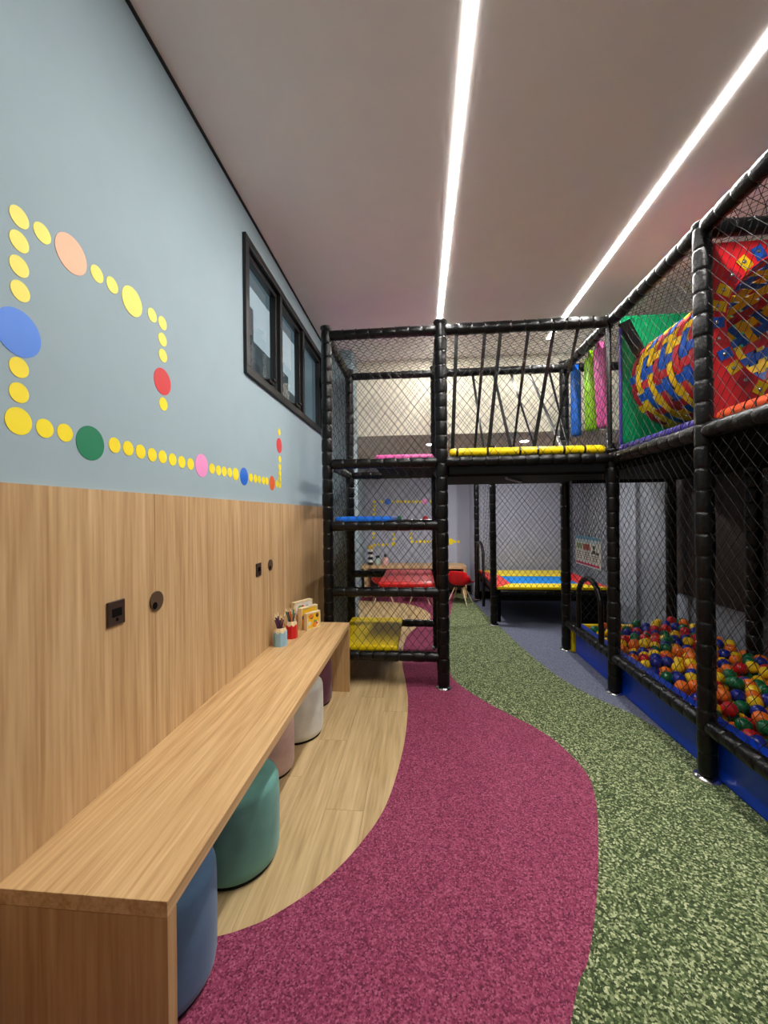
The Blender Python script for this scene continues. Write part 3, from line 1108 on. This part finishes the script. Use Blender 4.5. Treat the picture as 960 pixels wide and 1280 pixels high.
part('skirt', M['black'], tr, lambda m: m.box(TXa + .02, TXb - .02, TYa + .02, TYb - .02, TH - .18, TH - .038), bevel=.005)
part('side_curtain', M['black'], tr, lambda m: m.box(1.98, TXb + .02, TYa + .03, TYa + .045, .01, TH - .04))
fr = foam('frame_bar', (TXa + .04, TYa + .02, TH - .075), (TXb - .04, TYa + .02, TH - .075), .036, tr)
foam('frame_bar', (TXa + .01, TYa + .06, TH - .075), (TXa + .01, TYb - .04, TH - .075), .034, tr)
for x, y in ((TXa + .06, TYa + .2), (TXb - .06, TYa + .2), (TXa + .06, TYb - .08), (TXb - .06, TYb - .08)):
    part('leg', M['black'], tr, lambda m: m.tube([(x, y, 0), (x, y, TH - .17)], .024, 12))
for x, y in ((.945, 5.325), (2.44, 5.325), (.955, 6.90), (2.44, 6.90)):
    post(x, y, .042, 2.30, tr)
for y in (5.325, 6.90):
    foam('crossbar', (.98, y, 2.24), (2.41, y, 2.24), .036, tr)
foam('crossbar', (.95, 5.36, 2.24), (.955, 6.87, 2.24), .036, tr)
net((.95, 5.30, .5), EX, EZ, 1.48, 1.74, seed=31, parent=tr, r=.0022)
net((.95, 6.925, .5), EX, EZ, 1.48, 1.74, seed=32, parent=tr, r=.0022)
net((.93, 5.33, .5), EY, EZ, .75, 1.74, seed=33, parent=tr)
net((2.46, 5.33, .5), EY, EZ, 1.57, 1.74, seed=34, parent=tr)
hoop(.945, 6.16, 6.76, .05, 1.0, tr, .023)

# ------------------------------------------------------------------ bench desk, left
bn = tag(empty('long_bench', (-.81, 2.08, 0)), 'long low wood veneer bench running along the panelled wall', 'bench')
BX0, BX1, BY0, BY1, BT = XL + .0185, -.59, .874, 3.275, .561
part('bench_top', M['oak_y'], bn, lambda m: m.box(BX0, BX1, BY0, BY1, BT - .038, BT), bevel=.0015)
for y0, y1 in ((BY0 + .001, BY0 + .036), (BY1 - .036, BY1 - .001)):
    part('end_panel', M['oak_e'], bn, lambda m: m.box(BX0, BX1 - .0005, y0, y1, 0, BT - .0395), bevel=.0012)

# poufs
def pouf(x, y, mt, lab, pr=.18):
    t = tag(empty('pouf', (x, y, 0)), lab, 'pouf', 'velvet poufs under the bench')
    part('base', M['p_base'], t, lambda m: m.lathe([(pr - .016, 0), (pr - .016, .016)], x, y, 40))
    h = .345
    prof = [(pr - .012, .016), (pr - .004, .024), (pr, .05), (pr + .002, .15), (pr + .001, .26), (pr - .001, .312), (pr - .006, .328), (pr - .018, .340), (pr - .045, h), (pr * .4, h + .004), (.004, h + .005)]
    b = part('upholstery', M[mt], t, lambda m: m.lathe(prof, x, y, 48))
    part('piping', M[mt], b, lambda m: m.tube([(x + (pr - .005) * math.cos(2 * PI * q / 48), y + (pr - .005) * math.sin(2 * PI * q / 48), .306) for q in range(48)], .0035, 6, closed=True))
    return t


 
pouf(-.842, 1.185, 'p_blue', 'blue velvet pouf under the near end of the bench')
pouf(-.797, 1.645, 'p_teal', 'teal green velvet pouf under the bench')
pouf(-.88, 2.225, 'p_pink', 'pale mauve velvet pouf half hidden under the bench', .145)
pouf(-.840, 2.62, 'p_white', 'pale grey velvet pouf under the bench', .178)
pouf(-.855, 3.06, 'p_plum', 'plum velvet pouf under the far end of the bench', .155)


# wall sockets
def socket(y, z, lab):
    x = XL + .018
    t = tag(empty('wall_socket', (x, y, z - .04)), lab, 'socket', 'black sockets in the wood panelling')
    part('plate', M['socket'], t, lambda m: m.box(x, x + .008, y - .039, y + .039, z - .042, z + .042), bevel=.006, seg=3)
    part('insert', M['hole'], t, lambda m: m.box(x + .0065, x + .0095, y - .022, y + .022, z - .012, z + .016), bevel=.002)
    part('socket_hole', M['hole'], t, lambda m: m.rings([[(x + k, y + .006 * math.cos(2 * PI * q / 12), z - .022 + .006 * math.sin(2 * PI * q / 12)) for q in range(12)] for k in (.006, .0092)]))


def grommet(y, z, lab):
    x = XL + .018
    t = tag(empty('cable_grommet', (x, y, z - .04)), lab, 'cable outlet', 'round cable outlets in the wood panelling')

    def circ(m, r, yy, zz, x0, x1, n=28):
        m.rings([[(xx, yy + r * math.cos(2 * PI * q / n), zz + r * math.sin(2 * PI * q / n)) for q in range(n)] for xx in (x0, x1)], smooth=False)
    part('cover', M['grommet'], t, lambda m: circ(m, .038, y, z, x, x + .006), bevel=.002)
    part('cable_opening', M['hole'], t, lambda m: circ(m, .014, y - .014, z - .016, x + .005, x + .0068))


socket(1.267, 1.127, 'square black wall socket nearest the camera')
grommet(1.478, 1.122, 'round black cable outlet beside the nearest socket')
socket(2.468, 1.108, 'square black wall socket above the far end of the bench')
grommet(2.672, 1.112, 'round black cable outlet beside the far socket')


# ------------------------------------------------------------------ pencil cups and pencils
def cup(x, y, mt, lab):
    z = BT
    t = tag(empty('pencil_cup', (x, y, z)), lab, 'pencil cup')
    n, R = 8, .047

    def ring(r, zz, m_=1):
        return [(x + r * math.cos(2 * PI * (q + .5) / n), y + r * math.sin(2 * PI * (q + .5) / n), zz) for q in range(n)]
    part('wooden_core', M['pale_wood'], t, lambda m: m.rings([ring(R - .003, z), ring(R - .003, z + .1), ring(R - .010, z + .122), ring(R - .014, z + .122), ring(R - .012, z + .012)], smooth=False))
    m = MB()
    for q in range(n):
        a0, a1 = 2 * PI * (q + .5) / n, 2 * PI * (q + 1.5) / n
        p0, p1 = Vector((x + R * math.cos(a0), y + R * math.sin(a0), 0)), Vector((x + R * math.cos(a1), y + R * math.sin(a1), 0))
        inn = (Vector((x, y, 0)) - (p0 + p1) / 2).normalized() * .003
        k = 6
        bot, topv = [], []
        for s in range(k + 1):
            p = p0.lerp(p1, s / k)
            topv.append((p.x, p.y, z + .103 - .016 * math.sin(PI * s / k)))
            bot.append((p.x, p.y, z))
        V = bot + topv + [(a + inn.x, b + inn.y, c) for a, b, c in topv]
        Fs = [(s, s + 1, k + 1 + s + 1, k + 1 + s) for s in range(k)] + [(k + 1 + s, k + 2 + s, 2 * k + 3 + s, 2 * k + 2 + s) for s in range(k)]
        m.add(V, Fs)
    m.build('painted_shell', mt, t)
    return t


cup(-.965, 2.672, plain('cup_blue', (146, 190, 214), .5), 'light blue pencil shaped cup on the bench')
cup(-.945, 2.845, plain('cup_red', (206, 26, 30), .45), 'red pencil shaped cup on the bench')
PC = {'dark purple': (74, 34, 62), 'plum': (108, 44, 92), 'magenta': (176, 40, 110), 'teal green': (16, 122, 104), 'orange': (232, 130, 60), 'navy blue': (40, 40, 92)}
PM = {k: plain('pencil_' + k.replace(' ', '_'), v, .4) for k, v in PC.items()}


def pencil(cx, cy, ang, cname, cupname, lean, L=.165):
    b = Vector((cx - .012 * math.cos(ang) * lean, cy - .012 * math.sin(ang) * lean, BT + .0135))
    tp = Vector((cx + .036 * lean * math.cos(ang), cy + .036 * lean * math.sin(ang), BT + L + .045))
    d = (tp - b)
    t = tag(empty('pencil', tuple(b)), '%s pencil standing in the %s cup' % (cname, cupname), 'pencil', 'pencils in the %s cup' % cupname)
    MB().tube([b, b + d * .86], .0046, 6, smooth=False).build('barrel', PM[cname], t)
    MB().tube([b + d * .86, b + d * .985], [.0046, .0016], 6).build('sharpened_tip', M['pale_wood'], t)


for i, c in enumerate(['dark purple', 'plum', 'dark purple', 'navy blue', 'dark purple', 'plum', 'dark purple', 'dark purple', 'plum']):
    pencil(-.965, 2.672, i * 2 * PI / 9 + .2, c, 'light blue', 1.15 if i else .1, .17 + .012 * math.sin(i * 2.3))
for i, c in enumerate(['magenta', 'teal green', 'orange', 'magenta', 'teal green', 'dark purple', 'orange', 'navy blue']):
    pencil(-.945, 2.845, i * 2 * PI / 8 + .5, c, 'red', 1.15 if i else .1, .172 + .012 * math.sin(i * 1.7))


# wooden picture boxes
def picbox(cx, cy, W, H, D, cols, lab):
    """front lower-left corner (cx,cy); front edge runs along e, depth goes behind it"""
    e = Vector((.073, .137, 0)).normalized()
    nrm = Vector((-e.y, e.x, 0))
    t = tag(empty('picture_box', (cx, cy, BT)), lab, 'wooden box', 'wooden picture boxes on the bench')
    o = Vector((cx, cy, BT))

    def bx(m, a0, a1, d0, d1, h0, h1):
        pts = [o + e * a + nrm * d for a, d in ((a0, d0), (a1, d0), (a1, d1), (a0, d1))]
        m.add([(p.x, p.y, BT + h0) for p in pts] + [(p.x, p.y, BT + h1) for p in pts],
              [(0, 3, 2, 1), (4, 5, 6, 7), (0, 1, 5, 4), (1, 2, 6, 5), (2, 3, 7, 6), (3, 0, 4, 7)])
    k = .010

    def fr(m):
        bx(m, 0, W, 0, D, 0, k)
        bx(m, 0, W, 0, D, H - k, H)
        bx(m, 0, k, 0, D, k, H - k)
        bx(m, W - k, W, 0, D, k, H - k)
    part('box_frame', M['pale_wood'], t, fr, bevel=.0012)
    pn = part('picture_panel', cols[0], t, lambda m: bx(m, k, W - k, .004, D, k, H - k))
    rnd = random.Random(int(W * 1000))
    for c in cols[1:]:
        w_, h_ = rnd.uniform(.2, .42) * (W - 2 * k), rnd.uniform(.2, .38) * (H - 2 * k)
        a, h = k + rnd.uniform(0, W - 2 * k - w_), k + rnd.uniform(0, H - 2 * k - h_)
        n = 10
        v = []
        for dd in (.004, .0028 - .0004 * rnd.random()):
            for q in range(n):
                p = o + e * (a + w_ / 2 + w_ / 2 * math.cos(2 * PI * q / n)) + nrm * dd
                v.append((p.x, p.y, BT + h + h_ / 2 + h_ / 2 * math.sin(2 * PI * q / n)))
        mm = MB().add(v, [tuple(range(n, 2 * n))[::-1]] + [(q, (q + 1) % n, n + (q + 1) % n, n + q) for q in range(n)])
        mm.build('picture_shape', c, pn)


def pc(n, c):
    return plain('picture_' + n, c, .5)


cY, cO, cW, cB, cG, cR, cK = pc('yellow', (246, 200, 40)), pc('orange', (238, 140, 40)), pc('white', (234, 226, 218)), pc('blue', (120, 186, 226)), pc('green', (120, 170, 90)), pc('red', (206, 70, 50)), pc('brown', (96, 70, 60))
picbox(-.872, 3.005, .152, .132, .036, [cY, cO, cO, cK, cW, cK, cW, cY, cR, cG], 'small wooden picture box with a yellow front, nearest of three')
picbox(-.925, 3.035, .185, .165, .040, [cY, cO, cK, cY, cW, cK, cO, cW], 'middle sized wooden picture box standing between two others')
picbox(-.983, 3.055, .20, .205, .042, [cW, cR, cB, cG, cO, cB, cR, cB, cK], 'tallest wooden picture box at the back of three')

# ------------------------------------------------------------------ back room: desk, jars, chairs
dk = tag(empty('desk', (-.13, 7.2, 0)), 'pale wood desk along the back wall', 'desk')
DZ = .545
part('desk_top', M['desk_wood'], dk, lambda m: m.box(XL + .003, .79, 6.98, 7.5, DZ - .045, DZ), bevel=.003)
part('side_panel', M['desk_wood'], dk, lambda m: m.box(.735, .79, 6.985, 7.5, 0, DZ - .046), bevel=.003)
part('side_panel', M['desk_wood'], dk, lambda m: m.box(XL + .06, XL + .12, 6.985, 7.5, 0, DZ - .046), bevel=.003)
part('shade_panel', M['brown'], dk, lambda m: m.box(XL + .12, .735, 7.40, 7.42, .06, DZ - .046))  # added dark panel, its brown deepens the shade under the desk


def lathe_thing(name, x, y, z, pieces, lab, cat):
    t = tag(empty(name, (x, y, z)), lab, cat)
    for nm, mt, prof in pieces:
        part(nm, mt, t, lambda m: m.lathe([(r, z + h) for r, h in prof], x, y, 18))
    return t


jw, jk = plain('jar_white', (226, 226, 220), .4), plain('jar_black', (24, 24, 24), .4)
jy, jp, jg = plain('jar_yellow', (214, 180, 70), .5), plain('jar_pink', (230, 178, 168), .45), plain('jar_green', (168, 190, 176), .45)
pcs = []
for k in range(3):
    pcs.append(('black_ring', jk, [(.045, .095 * k), (.045, .095 * k + .05)]))
    pcs.append(('white_ring', jw, [(.05, .095 * k + .05), (.05, .095 * k + .095)]))
pcs.append(('yellow_top', jy, [(.052, .285), (.056, .30), (.05, .35), (.03, .352)]))
lathe_thing('stacking_tower', -.90, 7.2, DZ, pcs, 'tall black and white stacking toy with a yellow top on the back desk', 'toy')
lathe_thing('jar', -.77, 7.2, DZ, [('body', jg, [(.05, 0), (.055, .02), (.055, .1), (.04, .125)]), ('lid', jk, [(.036, .125), (.038, .16), (.03, .165)])], 'pale green jar with a black lid on the back desk', 'jar')
lathe_thing('jar', -.635, 7.2, DZ, [('body', jp, [(.056, 0), (.06, .02), (.056, .11), (.03, .14)]), ('lid', jk, [(.022, .14), (.022, .19), (.016, .194)])], 'pink bottle shaped jar with a black lid on the back desk', 'jar')

ch_red = plain('chair_red', (214, 20, 30), .4)


def chair(x, y, lab):
    t = tag(empty('shell_chair', (x, y, 0)), lab, 'chair', 'red chairs at the back desk')
    prof = spline([(.20, .315), (.17, .325), (.05, .305), (-.08, .30), (-.145, .335), (-.175, .42), (-.195, .50), (-.20, .545)], 3)
    nS, nT = len(prof), 11
    V, V2 = [], []
    for i, (py, pz) in enumerate(prof):
        f = i / (nS - 1)
        wd = .20 * (1 - .12 * (1 - f) ** 2) * (1 - .30 * max(0, f - .6) / .4)
        for k in range(nT):
            s = -1 + 2 * k / (nT - 1)
            arm = .085 * math.exp(-((f - .5) / .26) ** 2)
            zz = pz + arm * abs(s) ** 3 * .9 + (.0 if f < .8 else -.03 * abs(s) ** 4)
            yy2 = py + (.10 * abs(s) ** 2.4 if f > .45 else .10 * abs(s) ** 2.4 * f / .45)
            V.append((x + wd * s, y + yy2, zz))
    Fs = [(i * nT + k, i * nT + k + 1, (i + 1) * nT + k + 1, (i + 1) * nT + k) for i in range(nS - 1) for k in range(nT - 1)]
    sh = MB().add(V, Fs, True).build('seat_shell', ch_red, t)
    sd = sh.modifiers.new('thick', 'SOLIDIFY')
    sd.thickness = .008
    part('leg_mount', M['blackplastic'], t, lambda m: m.box(x - .07, x + .07, y - .07, y + .09, .265, .292), bevel=.005)
    for sx in (-1, 1):
        for sy in (-1, 1):
            part('leg', M['pale_wood'], t, lambda m: m.tube([(x + sx * .165, y + sy * .16, 0), (x + sx * .06, y + sy * .06 + .01, .275)], [.0065, .010], 10))
    return t


c0 = chair(.63, 6.58, 'red shell chair with wooden legs, rightmost at the back desk')
c0.rotation_euler.z = -.4
c1 = copy_tree(c0)
c1.rotation_euler.z = 0
c1.location = (-.02, 6.60, 0)
c1['label'] = 'red shell chair with wooden legs at the middle of the back desk'
c2 = copy_tree(c0)
c2.rotation_euler.z = .15
c2.location = (-.62, 6.60, 0)
c2['label'] = 'red shell chair with wooden legs, leftmost at the back desk'
